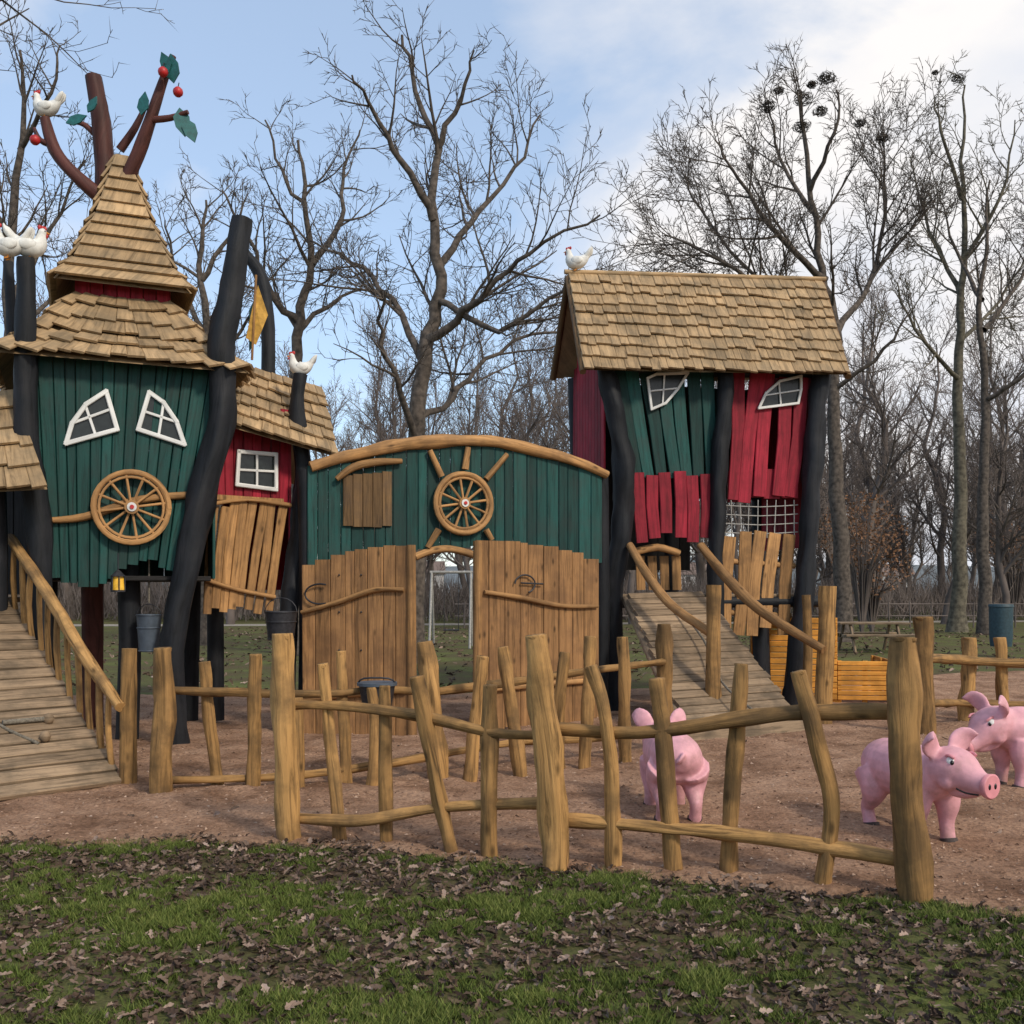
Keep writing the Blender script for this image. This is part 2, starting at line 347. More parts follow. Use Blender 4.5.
def leafpile(name,n,xr,yr,cond,smin,smax):
    mb=MB(); c=0
    while c<n:
        x=R.uniform(*xr); y=R.uniform(*yr)
        if not cond(x,y): continue
        c+=1; s=R.uniform(smin,smax); rot=Matrix.Rotation(R.random()*6.28,3,'Z')@Matrix.Rotation(R.gauss(0,.5),3,'X')@Matrix.Rotation(R.gauss(0,.4),3,'Y')
        cu=R.uniform(-.2,.8); o=Vector((x,y,R.uniform(.004,.03)))
        pr=[(-.5,0),(-.3,.2),(-.12,.14),(0,.28),(.15,.15),(.3,.2),(.5,0)]
        bd=R.uniform(-.5,.5)
        v=[Vector((px*s,0,-.05*s+bd*px*px*s)) for px,_ in pr[1:-1]]
        top=[Vector((px*s,py*s*R.uniform(.6,1.2),cu*py*s+R.uniform(-.05,.05)*s+bd*px*px*s)) for px,py in pr]; bot=[Vector((px*s,-py*s*R.uniform(.6,1.2),cu*py*s+R.uniform(-.05,.05)*s+bd*px*px*s)) for px,py in pr[1:-1]]
        vv=top+bot+v; vv=[o+rot@p for p in vv]
        mn=min(p.z for p in vv)
        if mn<.003: vv=[p+Vector((0,0,.003-mn)) for p in vv]
        f=[(0,12,1),(5,16,6),(0,7,12),(16,11,6)]
        for k in range(4): f.append((1+k,12+k,13+k,2+k)); f.append((12+k,7+k,8+k,13+k))
        mb.add(vv,[(0,0)]*len(vv),f,'fallen_leaf',False,min(1,max(0,R.gauss(.38,.28))))
    return mb.make(name)
leafpile('fallen_leaves',12000,(-5,5),(2.6,6.5),lambda x,y: abs(x)<.6*y+.5 and y<ynear(x)+.12 and R.random()<.40-.55*gpatch(x,y)+.2*max(0,1-(ynear(x)-y)/.5),.022,.072)
leafpile('scattered_leaves',450,(-9,9),(5,20),lambda x,y: y>ynear(x) ,.04,.08)
leafpile('park_leaves',4000,(-14,18),(15,42),lambda x,y: y>yfar(x) ,.09,.16)
# ---------------------------------------------------------------- LEFT HOUSE
H=empty('green_playhouse')
PL=Plane(30,9.8,215,10.5)
C=Vector((-4.32,11.07,0)); u=Vector((.916,.40,0)); v=Vector((-.40,.916,0))
def LP(a,b,z): return C+u*a+v*b+Vector((0,0,z))
mb=MB()
botc=lambda x: float(np.interp(x,[38,60,100,125,150,185],[566,583,588,566,560,578]))
fill(mb,PL,(24,222),(40,186),15,lambda x:338+.14*x,botc,'green_paint',jy=2,gap=.06,wj=.2)
for A,B in ((LP(-.87,-.95,0),LP(-.87,1,0)),(LP(.87,-.95,0),LP(.87,1,0)),(LP(-.87,1,0),LP(.87,1,0))):
    wall3(mb,A,B,1.72,3.95,.16,'green_paint')
mb.make('walls',H)
mb=MB()
for i in range(12): plank(mb,[LP(-.84,-.86+i*.155,1.72),LP(.84,-.86+i*.155,1.72)],.15,.05,(0,0,1),'dark_inside')
mb.make('floor',H)
mb=MB()
def hip(mb,h0,z0,h1,z1,rows,wid,**k):
    for sx,sy,ex,ey in ((-1,-1,1,-1),(1,-1,1,1),(1,1,-1,1),(-1,1,-1,-1)):
        shingles(mb,LP(sx*h0[0],sy*h0[1],z0),LP(ex*h0[0],ey*h0[1],z0),LP(sx*h1[0],sy*h1[1],z1),LP(ex*h1[0],ey*h1[1],z1),rows,wid,**k)
for h0,z0,h1,z1,rw in [((1.2,1.25),3.88,(.85,.88),4.2,2),((.85,.88),4.2,(.48,.48),4.70,3)]: hip(mb,h0,z0,h1,z1,rw,.17)
for h0,z0,h1,z1,rw in (((.68,.68),4.80,(.49,.49),5.08,2),((.49,.49),5.08,(.27,.27),5.65,4),((.27,.27),5.65,(.07,.07),6.38,5)): hip(mb,h0,z0,h1,z1,rw,5,th=.03,jitter=.008)
mb.make('roof',H)
mb=MB()
for A,B in ((LP(-.46,-.46,0),LP(.46,-.46,0)),(LP(.46,-.46,0),LP(.46,.46,0)),(LP(-.46,.46,0),LP(.46,.46,0)),(LP(-.46,-.46,0),LP(-.46,.46,0))): wall3(mb,A,B,4.6,4.9,.12,'red_paint')
mb.make('red_band',H)
mb=MB()
P=PL.P
tube(mb,[P(27,262,.12),P(27,330,.12),P(26,420,.1),P(36,500,.1),P(40,575,.1),W(36,760,9.7)],[.075,.1,.11,.115,.11,.12],'dark_post_paint',12,6,wob=.3)
tube(mb,[P(240,223,.14),P(228,300,.14),P(219,350,.14),P(221,410,.14),P(202,490,.12),P(186,570,.12),P(172,650,.12),W(176,752,10.25)],[.1,.125,.13,.13,.14,.13,.13,.13],'dark_post_paint',12,6,wob=.35)
tube(mb,[W(92,560,11.5),W(93,700,11.5),W(92,731,11.5)],.12,'tree_paint',10,3,wob=.1)
tube(mb,[W(128,560,10.6),W(130,640,10.6),W(127,745,10.6)],.12,'dark_post_paint',10,3,wob=.1)
for a,b in ((-.8,.9),(.8,.9)): tube(mb,[LP(a,b,-.1),LP(a+.04,b,2),LP(a,b,4)],.11,'dark_post_paint',10,3,wob=.1)
mb.make('posts',H)
mb=MB()
tube(mb,[P(43,521,.05),P(85,517,.05),P(140,500,.05),P(197,495,.05)],[.03,.04,.045,.035],'natural_wood',8,4,wob=.15)
wheel(mb,P(131,508,.1),PL.u,PL.n,.355,12,rr=.03)
mb.make('wagon_wheel',H)
mb=MB()
window(mb,PL,[(66,444),(72,424),(86,405),(106,392),(117,430)],[(86,408,96,437),(72,424,110,410)],w=.045)
window(mb,PL,[(138,430),(149,393),(163,403),(176,422),(184,445)],[(163,405,158,438),(144,412,174,422)],w=.045)
mb.make('windows',H)
mb=MB(); tm='tree_paint'; D=11.1
tube(mb,[W(108,215,D),W(104,165,D),W(101,120,D),W(93,76,D)],[.12,.11,.1,.085],tm,10,4,wob=.25)
tube(mb,[W(115,200,D-.1),W(138,155,D-.15),W(152,115,D-.2),W(162,85,D-.2),W(173,56,D-.2)],[.09,.07,.065,.05,.035],tm,10,4,wob=.25)
tube(mb,[W(104,200,D-.1),W(75,175,D-.2),W(55,150,D-.2),W(45,118,D-.2)],[.09,.07,.065,.05],tm,10,4,wob=.25)
tube(mb,[W(120,150,D),W(135,128,D),W(146,105,D)],[.05,.04,.025],tm,8,3)
tube(mb,[W(148,120,D-.2),W(170,118,D-.25),W(188,112,D-.3)],[.04,.035,.025],tm,8,3)
tube(mb,[W(100,140,D),W(85,125,D),W(72,122,D)],[.035,.03,.02],tm,8,3)
tube(mb,[W(52,145,D-.2),W(40,140,D-.2),W(34,128,D-.2)],[.04,.03,.02],tm,8,3)
mb.make('sculpted_tree',H)
mb=MB()
for (x,y,a,s) in ((76,119,20,.12),(143,103,80,.13),(172,68,95,.16),(165,62,110,.12),(182,122,-80,.16),(190,130,-70,.14),(92,104,60,.1)):
    a=math.radians(a); c=W(x,y,D-.3); dx=Vector((math.cos(a),0,math.sin(a)))*s; dy=Vector((-math.sin(a),.25,math.cos(a)))*s*.5
    pts=[c-dx,c-dx*.4+dy,c+dx*.3+dy*.9,c+dx,c+dx*.3-dy*.9,c-dx*.4-dy]; o=Vector((0,.02,0))
    mb.add(pts+[p+o for p in pts],[(0,0)]*12,[tuple(range(6)),tuple(reversed(range(6,12)))]+[(i,i+6,(i+1)%6+6,(i+1)%6) for i in range(6)],'leaf_paint',False,.5)
mb.make('leaves',H)
mb=MB()
for x,y in ((35,140),(178,92),(163,72)): ell(mb,W(x,y,D-.35),.055,'red_gloss',12); tube(mb,[W(x,y-4,D-.35),W(x+1,y-9,D-.3)],.006,'iron',5,1)
mb.make('apples',H)
hen('hen_on_branch',W(46,118,D-.2),.55,math.radians(180),H)
hen('hen_on_post',P(30,263,.12),.62,math.radians(20),H); hen('hen_on_post_left',P(10,262,.12),.6,math.radians(190),H)
mb=MB(); tube(mb,[W(8,262,10),W(10,290,10),W(12,350,10)],.05,'dark_post_paint',8,2); mb.make('small_post',H)
mb=MB(); c=W(118,583,10.0)
tube(mb,[c+Vector((0,0,.07)),c-Vector((0,0,.07))],[.055,.065],'lantern_yellow',6,1); tube(mb,[c+Vector((0,0,.065)),c+Vector((0,0,.13))],[.08,.015],'iron',8,1); tube(mb,[c-Vector((0,0,.07)),c-Vector((0,0,.09))],.075,'iron',8,1)
for k in range(6): tube(mb,[c+Vector((.066*math.cos(k*1.047),.066*math.sin(k*1.047),.07)),c+Vector((.07*math.cos(k*1.047),.07*math.sin(k*1.047),-.07))],.007,'iron',4,1)
tube(mb,[c+Vector((0,0,.12)),c+Vector((0,0,.3))],.006,'iron',4,1); mb.make('lantern',H)
bucket('hanging_bucket',W(149,615,10.4),.38,.125,'zinc',H)
mb=MB(); tube(mb,[W(149,603,10.4),W(149,560,10.4)],.01,'rope',5,1); mb.make('bucket_rope',H)
mb=MB()
shingles(mb,W(-90,494,8.9),W(47,487,9.3),W(-60,385,9.9),W(14,392,10.0),5,.18)
mb.make('porch_roof',H)
mb=MB()
for x0 in range(9): plank(mb,[(-6.3+.15*x0,9.0,1.50),(-6.3+.15*x0,11.0,1.50)],.145,.05,(0,0,1),'ramp_wood')
wall3(mb,(-6.4,10.9,0),(-5.1,10.9,0),1.55,3.6,.15,'dark_inside')
for p in ((-5.05,9.75),(-6.35,9.0),(-6.35,10.9)): tube(mb,[(p[0],p[1],-.1),(p[0]+.03,p[1],1.6),(p[0],p[1],2.9)],.1,'dark_post_paint',10,3,wob=.1)
mb.make('porch',H)
# ramp
RA=empty('entrance_ramp')
r0=Vector((-3.17,8.1,.03)); r1=Vector((-5.02,9.95,1.5)); side=Vector((-.707,-.707,0))*1.3
mb=MB(); n=19; nr=(r1-r0).cross(side).normalized(); nr=nr if nr.z>0 else -nr
for i in range(n):
    c=r0.lerp(r1,(i+.5)/n); j=R.uniform(-.03,.03)
    plank(mb,[c-side.normalized()*(.03+j),c+side*.5+nr*R.uniform(-.01,.012),c+side+side.normalized()*j],(r1-r0).length/n*R.uniform(.8,.9),.045,nr,'ramp_wood')
for s in (.05,.95): tube(mb,[r0+side*s-nr*.08,r1+side*s-nr*.08],.06,'ramp_wood',8,1)
mb.make('ramp_planks',RA)
mb=MB()
up=Vector((0,0,1))
rail=[r1+up*.62-side*.02,r0.lerp(r1,.6)+up*.66,r0.lerp(r1,.3)+up*.6,r0+up*.62]
tube(mb,rail,[.05,.055,.055,.045],'fence_wood',10,5,wob=.25)
for i in range(11):
    t=.08+i*.085; c=r0.lerp(r1,t)
    tube(mb,[c-up*.08+side*-.02,c+up*.3+Vector((R.uniform(-.02,.02),0,0)),c+up*.62],.028,'fence_wood',7,2,wob=.3)
tube(mb,[Vector((-3.14,8.18,-.1)),Vector((-3.14,8.18,.6)),Vector((-3.13,8.18,1.12))],[.07,.065,.062],'fence_wood',10,3,wob=.25)
railb=[p+side for p in rail]; tube(mb,railb,[.05,.055,.055,.045],'fence_wood',10,5,wob=.15)
mb.make('ramp_railing',RA)
mb=MB(); q=lambda t,s,h=.03: r0.lerp(r1,t)+side*s+nr*h
tube(mb,[q(.9,.55),q(.6,.45),q(.35,.55),q(.2,.35)],.014,'rope',6,5); tube(mb,[q(.3,.5,.05),q(.3,.25,.05)],.022,'rope',6,1)
for t,s in ((.22,.3),(.3,.22),(.24,.75)): ell(mb,q(t,s,.05),.05,'ramp_wood',8)
mb.make('climbing_rope',RA)
# ---------------------------------------------------------------- RED HOUSE
H2=empty('red_playhouse'); PR=Plane(215,11.0,290,11.6); P=PR.P
mb=MB()
fill(mb,PR,(214,290),(216,288),8,410,503,'red_paint',jy=1)
A=P(214,500);B=P(290,500); bk=Vector((-.35,1.5,0))
wall3(mb,(B.x,B.y,0),(B.x+bk.x,B.y+bk.y,0),1.6,3.6,.16,'red_paint'); wall3(mb,(A.x+bk.x,A.y+bk.y,0),(B.x+bk.x,B.y+bk.y,0),1.6,3.6,.16,'red_paint')
mb.make('red_wall',H2)
mb=MB(); fill(mb,PR,(210,286),(200,270),8,503,610,'natural_wood',off=.03,gap=.1,jit=1.8,jy=4); fill(mb,PR,(208,284),(208,284),1,497,501,'natural_wood',off=.06)
tube(mb,[P(205,505,.07),P(245,500,.07),P(288,506,.07)],.025,'natural_wood',7,3,wob=.3); tube(mb,[P(203,580,.07),P(235,590,.07),P(272,597,.07)],.025,'natural_wood',7,3,wob=.3)
mb.make('plank_panel',H2)
mb=MB(); window(mb,PR,[(237,452),(274,455),(274,490),(235,485)],[(255,453,255,488),(236,470,274,472)],off=.05,w=.045); mb.make('window',H2)
mb=MB()
e0,e1=W(214,420,10.75),W(337,455,11.5); t0,t1=W(238,364,12.0),W(322,388,12.5)
shingles(mb,e0,e1,t0,t1,6,.16)
b0,b1=e0+Vector((-.9,2.3,-.1)),e1+Vector((-.9,2.3,-.1)); shingles(mb,b0,b1,t0,t1,6,.16)
mb.make('roof',H2)
mb=MB()
tube(mb,[P(296,376,.1),P(293,420,.1),P(299,470,.1),P(295,530,.1),P(287,590,.1),W(284,735,11.1)],[.075,.09,.1,.11,.1,.1],'dark_post_paint',10,6,wob=.4)
tube(mb,[W(245,253,12.3),W(262,280,12.3),W(268,330,12.3),W(268,380,12.3)],[.06,.08,.085,.09],'dark_post_paint',10,4,wob=.15)
tube(mb,[W(215,560,11.8),W(216,720,11.8)],.1,'dark_post_paint',8,1)
mb.make('posts',H2)
mb=MB()
pts=[W(254,300,12.0),W(258,285,12.0),W(268,315,12.05),W(262,330,12.0),W(256,345,12.0),W(246,338,12.0)]
mb.add(pts,[(0,0)]*6,[(0,1,2,3),(0,3,4,5)],'flag_cloth',False,.5)
pts=[W(249,310,12.1),W(254,300,12.1),W(257,340,12.1),W(249,352,12.1)]; mb.add(pts,[(0,0)]*4,[(0,1,2,3)],'leaf_paint',False,.5)
tube(mb,[W(256,275,12.0),W(252,360,12.0)],.015,'natural_wood',6,1)
mb.make('pennant',H2)
hen('hen_on_post',P(296,378,.1),.52,math.radians(200),H2)
bucket('black_bucket',W(281,612,10.7),.3,.17,'iron',H2)
# ---------------------------------------------------------------- GATE
GT=empty('castle_gate'); PG=Plane(308,11.3,600,12.7); P=PG.P
topf=lambda x: float(np.interp(x,[305,340,380,415,450,490,530,570,605],[468,457,448,442,440,441,448,459,474]))
mb=MB()
low=lambda x: float(np.interp(x,[305,360,412,414,470,474,530,600],[572,556,551,549,549,546,550,562]))
fill(mb,PG,(307,602),(307,602),27,topf,low,'green_paint',gap=.05,jy=1.5,wj=.2)
mb.make('green_wall',GT)
mb=MB()
xs=[310,345,380,415,450,490,530,570,606]; tube(mb,[P(x,topf(x)+1,.03) for x in xs],[.06,.07,.07,.075,.075,.07,.07,.065,.055],'natural_wood',10,5,wob=.35)
tube(mb,[P(414,557,.05),P(430,551,.05),P(445,549,.05),P(458,551,.05),P(472,555,.05)],.045,'natural_wood',8,3,wob=.1)
fill(mb,PG,(342,391),(342,391),5,lambda x:476-(x-342)*.1,527,'shutter_wood',off=.04,jy=1,gap=.03)
tube(mb,[P(335,480,.08),P(352,468,.08),P(375,463,.08),P(400,462,.08)],[.03,.045,.045,.03],'natural_wood',8,4)
mb.make('arch_log_and_shutter',GT)
mb=MB(); c=P(461,504,.1); wheel(mb,c,PG.u,PG.n,.35,12,rr=.034)
for (x0,y0,x1,y1) in ((440,477,428,451),(484,480,505,455),(463,470,466,448),(437,530,426,548),(484,530,490,540)): tube(mb,[P(x0,y0,.07),P(x1,y1,.07)],[.04,.032],'natural_wood',8,1,wob=.2)
mb.make('wagon_wheel',GT)
LD=Plane(302,11.15,413,10.95)
mb=MB(); lt=lambda x: float(np.interp(x,[302,330,370,413],[568,556,547,544]))
fill(mb,LD,(302,412),(303,412),8,lt,736,'door_wood',gap=.03,jy=1.5,th=.045,wj=.25)
tube(mb,[LD.P(303,612,.05),LD.P(340,602,.05),LD.P(375,590,.05),LD.P(405,590,.05)],[.025,.03,.03,.022],'natural_wood',8,4,wob=.3)
tube(mb,[LD.P(303,700,.05),LD.P(350,694,.05),LD.P(408,690,.05)],[.03,.035,.03],'natural_wood',8,4)
tube(mb,[LD.P(322+15*math.cos(a),594-10*math.sin(a),.06) for a in [i*math.pi/8 for i in range(3,14)]],.01,'iron',6,2)
for y in (575,612,650,690): 
    for x in (340,362): ell(mb,LD.P(x,y,.03),.012,'iron',6)
tube(mb,[LD.P(411,545,0),LD.P(412,742,0)],.05,'natural_wood',8,3,wob=.2)
mb.make('door_left',GT)
RD=Plane(475,11.2,600,12.2)
mb=MB(); rt=lambda x: float(np.interp(x,[474,530,570,600],[541,543,551,562]))
fill(mb,RD,(476,598),(476,598),9,rt,lambda x: 590+1585/float(np.interp(x,[475,600],[11.2,12.2])),'door_wood',gap=.03,jy=1.5,th=.045,wj=.25)
tube(mb,[RD.P(482,592,.05),RD.P(520,598,.05),RD.P(560,606,.05),RD.P(595,606,.05)],[.025,.03,.03,.022],'natural_wood',8,4,wob=.3)
tube(mb,[RD.P(482,690,.05),RD.P(540,684,.05),RD.P(595,680,.05)],[.03,.035,.03],'natural_wood',8,4)
tube(mb,[RD.P(522+10*math.cos(a),584-9*math.sin(a),.06) for a in [i*math.pi/8-1.6 for i in range(1,13)]],.01,'iron',6,2)
tube(mb,[RD.P(518,583,.06),RD.P(540,584,.06)],.01,'iron',6,1)
tube(mb,[RD.P(478,541,0),RD.P(477,733,0)],.05,'natural_wood',8,3,wob=.2)
mb.make('door_right',GT)
mb=MB()
for x,d in ((306,11.4),(600,12.85)): tube(mb,[W(x,470,d),W(x+2,590,d),W(x,590+1620/d,d)],.1,'dark_post_paint',10,3,wob=.1)
mb.make('gate_posts',GT)
# ---------------------------------------------------------------- RIGHT TOWER
TW=empty('red_and_green_tower'); PT=Plane(607,13.2,818,13.8); P=PT.P
uT=PT.u; vT=-PT.n; FL=P(607,590); FR=P(815,590)
def TP(a,b,z): p=Vector((FL.x,FL.y,0))+uT*a+vT*b; return Vector((p.x,p.y,z))
WT=(Vector((FR.x,FR.y,0))-Vector((FL.x,FL.y,0))).length; TDp=1.75
mb=MB()
fill(mb,PT,(610,716),(632,718),7,372,lambda x:476,'green_paint',gap=.12,jit=2,jy=4)
fill(mb,PT,(630,712),(634,712),6,474,538,'red_paint',off=.05,gap=.12,jit=1.5,jy=5)
fill(mb,PT,(730,808),(724,800),5,374,499,'red_paint',gap=.16,jit=2.5,jy=4,tilt=2)
fill(mb,PT,(728,800),(728,800),4,470,500,'red_paint',off=-.04,gap=.1)
mb.make('front_panels',TW)
mb=MB()
fill(mb,PT,(722,798),(716,790),5,536,632,'natural_wood',gap=.2,jit=2.5,jy=5,tilt=2)
tube(mb,[P(718,560,-.04),P(796,566,-.04)],.04,'natural_wood',8,1); tube(mb,[P(716,612,-.04),P(792,616,-.04)],.04,'natural_wood',8,1)
mb.make('lower_plank_panel',TW)
mb=MB()
wall3(mb,TP(0,.1,0),TP(0,TDp,0),3.15,4.75,.14,'red_paint')
wall3(mb,TP(WT,.1,0),TP(WT,TDp,0),2.2,4.75,.16,'red_paint')
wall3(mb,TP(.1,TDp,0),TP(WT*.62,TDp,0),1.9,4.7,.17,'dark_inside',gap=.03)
wall3(mb,TP(WT*.6,TDp+.03,0),TP(WT,TDp+.03,0),3.0,4.7,.17,'green_paint',gap=.05)
for a in (.02,WT-.02):
    for i in range(10):
        b=.1+i*.17; h=4.72+1.3*(1-abs(b-.88)/.95); p0=TP(a,b,4.4); plank(mb,[p0,TP(a,b,max(4.75,h-.12))],.16,.025,uT,'red_paint')
mb.make('side_and_back_walls',TW)
mb=MB()
for i in range(12): plank(mb,[TP(.05,.1+i*.15,1.52),TP(WT-.05,.1+i*.15,1.52)],.14,.05,(0,0,1),'ramp_wood')
tube(mb,[TP(-.1,.05,1.44),TP(WT+.1,.05,1.44)],.08,'dark_post_paint',8,1); tube(mb,[TP(-.1,.05,4.5),TP(WT+.1,.05,4.6)],.07,'dark_post_paint',8,1)
mb.make('floor_and_beams',TW)
mb=MB()
eL=W(583,368,12.75); eR=W(848,373,13.5); tL=W(568,274,14.1); tR=W(822,281,14.9)
shingles(mb,eL,eR,tL,tR,9,.16,jitter=.04)
bL=W(553,376,15.0); bR=bL+(eR-eL); shingles(mb,bL,bR,tL,tR,9,.16)
tube(mb,[tL+Vector((-.05,0,.03)),tR+Vector((.05,0,.03))],.035,'shingle_wood',8,1,wob=.2)
for a,b in ((eL,tL),(bL,tL),(eR,tR),(bR,tR)): tube(mb,[a-Vector((0,0,.05)),b-Vector((0,0,.05))],.045,'shutter_wood',8,1,wob=.2)
mb.make('roof',TW)
mb=MB(); dp='dark_post_paint'
tube(mb,[P(602,366,.08),P(612,410,.08),P(622,470,.08),P(620,530,.08),P(611,600,.08),W(618,716,13.1)],[.11,.13,.14,.14,.13,.13],dp,12,6,wob=.4)
tube(mb,[P(722,366,.1),P(722,410,.1),P(716,460,.1),P(714,520,.1),P(712,570,.1),W(716,712,13.4)],[.1,.11,.11,.11,.11,.12],dp,12,6,wob=.35)
tube(mb,[P(818,366,.1),P(812,430,.1),P(806,500,.1),P(803,560,.1),P(795,640,.1),W(790,708,13.8)],[.12,.13,.13,.13,.13,.14],dp,12,6,wob=.4)
for a in (.05,WT*.5,WT-.05): tube(mb,[TP(a,TDp,-.1),TP(a+.06,TDp,2.2),TP(a,TDp,4.75)],.12,dp,10,4,wob=.15)
tube(mb,[W(760,610,13.9),W(763,705,13.9)],.12,dp,8,1)
mb.make('posts',TW)
mb=MB()
window(mb,PT,[(646,379),(655,375),(686,374),(676,390),(664,404),(650,410)],[(663,376,661,405),(648,392,676,389)],off=.06)
window(mb,PT,[(757,409),(764,394),(778,382),(799,377),(799,390),(796,404)],[(777,383,779,407),(764,396,797,391)],off=.06)
mb.make('windows',TW)
mb=MB()
for i in range(9): tube(mb,[P(722+i*9,500,0),P(722+i*9+R.uniform(-2,2),538,0)],.008,'steel_rope',5,1)
for y in (505,514,523,532): tube(mb,[P(718,y,0),P(760,y+2,0),P(798,y,0)],.008,'steel_rope',5,2)
mb.make('rope_net',TW)
mb=MB()
tube(mb,[P(636,552,-.1),P(660,547,-.1),P(682,553,-.1)],.05,'natural_wood',8,3)
for i in range(4): plank(mb,[W(640+12*i,556,13.6),W(641+12*i,590,13.6)],.12,.03,(0,-1,0),'natural_wood')
mb.make('doorway_threshold',TW)
hen('hen_on_roof',tL+Vector((.12,0,.05)),.62,math.radians(170),TW)
# tower ramp
TR=empty('tower_ramp'); a0=W(690,742,10.5); b0=W(800,731,11.35); a1=W(628,594,13.05); b1=W(700,592,13.3)
a0.z=.1;b0.z=.1
mb=MB(); n=20; nr=(b0-a0).cross(a1-a0).normalized(); nr=nr if nr.z>0 else -nr
for i in range(n):
    t=(i+.5)/n; s=(b0-a0).normalized()*R.uniform(0,.06); plank(mb,[a0.lerp(a1,t)-s,b0.lerp(b1,t)+s],(a1-a0).length/n*R.uniform(.78,.88),.045,nr,'ramp_wood')
for p,q_ in ((a0,a1),(b0,b1)): tube(mb,[p-nr*.08,q_-nr*.08],.06,'ramp_wood',8,1)
plank(mb,[a0+Vector((-.1,-.06,-.03)),b0+Vector((.1,-.06,-.03))],.16,.06,(0,-1,.3),'ramp_wood')
mb.make('ramp_planks',TR)
mb=MB()
tube(mb,[W(630,545,13.0),W(643,568,12.7),W(668,602,12.2),W(712,634,11.3)],[.05,.06,.06,.05],'natural_wood',10,5,wob=.25)
tube(mb,[W(700,545,13.2),W(722,572,12.9),W(760,610,12.3),W(824,650,11.6)],[.055,.065,.065,.05],'natural_wood',10,5,wob=.25)
tube(mb,[W(714,585,11.3),W(713,650,11.3),W(714,736,11.3)],[.085,.085,.09],'fence_wood',10,4,wob=.25)
tube(mb,[W(828,586,11.8),W(826,650,11.8),W(822,730,11.8)],[.1,.1,.11],'fence_wood',10,4,wob=.25)
tube(mb,[W(806,595,12.9),W(808,650,12.9),W(806,715,12.9)],[.06,.06,.07],'fence_wood',10,3,wob=.15)
mb.make('ramp_railing',TR)
mb=MB(); tube(mb,[a0.lerp(a1,.95)+Vector((.5,0,.04)),a0.lerp(a1,.6)+Vector((.65,0,.03)),a0.lerp(a1,.3)+Vector((.6,0,.03)),a0.lerp(a1,.1)+Vector((.8,0,.03))],.014,'rope',6,5); mb.make('climbing_rope',TR)
# orange slatted panels
def slats(mb,A,B,h,rows):
    A=Vector(A);B=Vector(B); dr=B-A; nn=Vector((dr.y,-dr.x,0)).normalized()
    for j in range(rows):
        z=.06+h*(j+.5)/rows; o=nn*R.uniform(-.006,.006)
        plank(mb,[A+o+Vector((0,0,z)),A.lerp(B,.5)+o+nn*.012+Vector((0,0,z+R.uniform(-.005,.005))),B+o+Vector((0,0,z))],h/rows*.9,.03,nn,'orange_paint')
    for t in (.03,.5,.97): p=A.lerp(B,t)-nn*.035; plank(mb,[p+Vector((0,0,-.05)),p+Vector((0,0,h+.06))],.07,.03,nn,'orange_paint')
mb=MB()
slats(mb,(3.62,14.2,0),(4.55,14.0,0),1.15,14); slats(mb,(4.56,14.0,0),(5.3,13.9,0),.55,8); slats(mb,(5.31,13.93,0),(5.5,15.2,0),.55,8); slats(mb,(3.61,14.25,0),(3.7,15.3,0),1.15,14)
mb.make('orange_slatted_panel')
# ---------------------------------------------------------------- FENCES
def pole(mb,pts,w,mat='fence_wood',d=None):
    base=pts[-1]; d=d or 1600/(base[1]-590)
    ws=[W(x,y,d) for x,y in pts]; ws[-1].z=-.06
    for q_ in ws[1:-1]: q_.y+=R.uniform(-.02,.02)
    r=w*d/2000
    t=(ws[0]-ws[1]).normalized(); ws=[ws[0]+t*.004,ws[0]-t*.008]+ws[1:]
    rr=[r*.78,r*.9]+[r*R.uniform(.9,1.1) for _ in ws[2:-1]]+[r*1.08]
    tube(mb,ws,rr,mat,14,6,wob=.38,wf=4)
def fence(name,posts,pickets,rails):
    E=empty(name)
    mb=MB()
    for p in posts: pole(mb,p[0],p[1],d=p[2] if len(p)>2 else None)
    mb.make('posts',E); mb=MB()
    for p in pickets: pole(mb,p[0],p[1],d=p[2] if len(p)>2 else None)
    mb.make('pickets',E); mb=MB()
    for pts,r in rails: tube(mb,[W(*p) for p in pts],[r*R.uniform(.8,1.05) for _ in pts],'fence_wood',12,7,wob=.35,wf=4)
    mb.make('rails',E); return E
fence('wooden_fence',
 [([(283,640),(285,740),(290,842)],24),([(536,640),(545,720),(553,800),(556,870)],26),([(904,642),(902,720),(906,800),(916,902)],29)],
 [([(323,668),(330,740),(341,840)],13),([(385,690),(385,760),(387,844)],13),([(417,680),(428,740),(440,800),(453,853)],15),([(491,690),(489,770),(490,858)],16),
  ([(592,668),(604,710),(612,780),(613,867)],15,5.72),([(658,683),(666,760),(675,868)],17,5.65),([(741,668),(736,740),(733,800),(727,874)],16,5.6),([(799,675),(815,740),(832,810),(820,890)],17,5.35)],
 [([(285,706,6.45),(340,706,6.35),(420,716,6.15),(490,732,5.95),(545,735,5.85)],.034),([(555,728,5.85),(640,732,5.7),(720,722,5.55),(800,713,5.4),(900,712,5.25)],.042),
  ([(290,818,6.4),(360,820,6.25),(440,808,6.1),(550,803,5.85)],.038),([(560,820,5.82),(640,826,5.68),(730,834,5.5),(820,846,5.35),(912,862,5.2)],.042)])
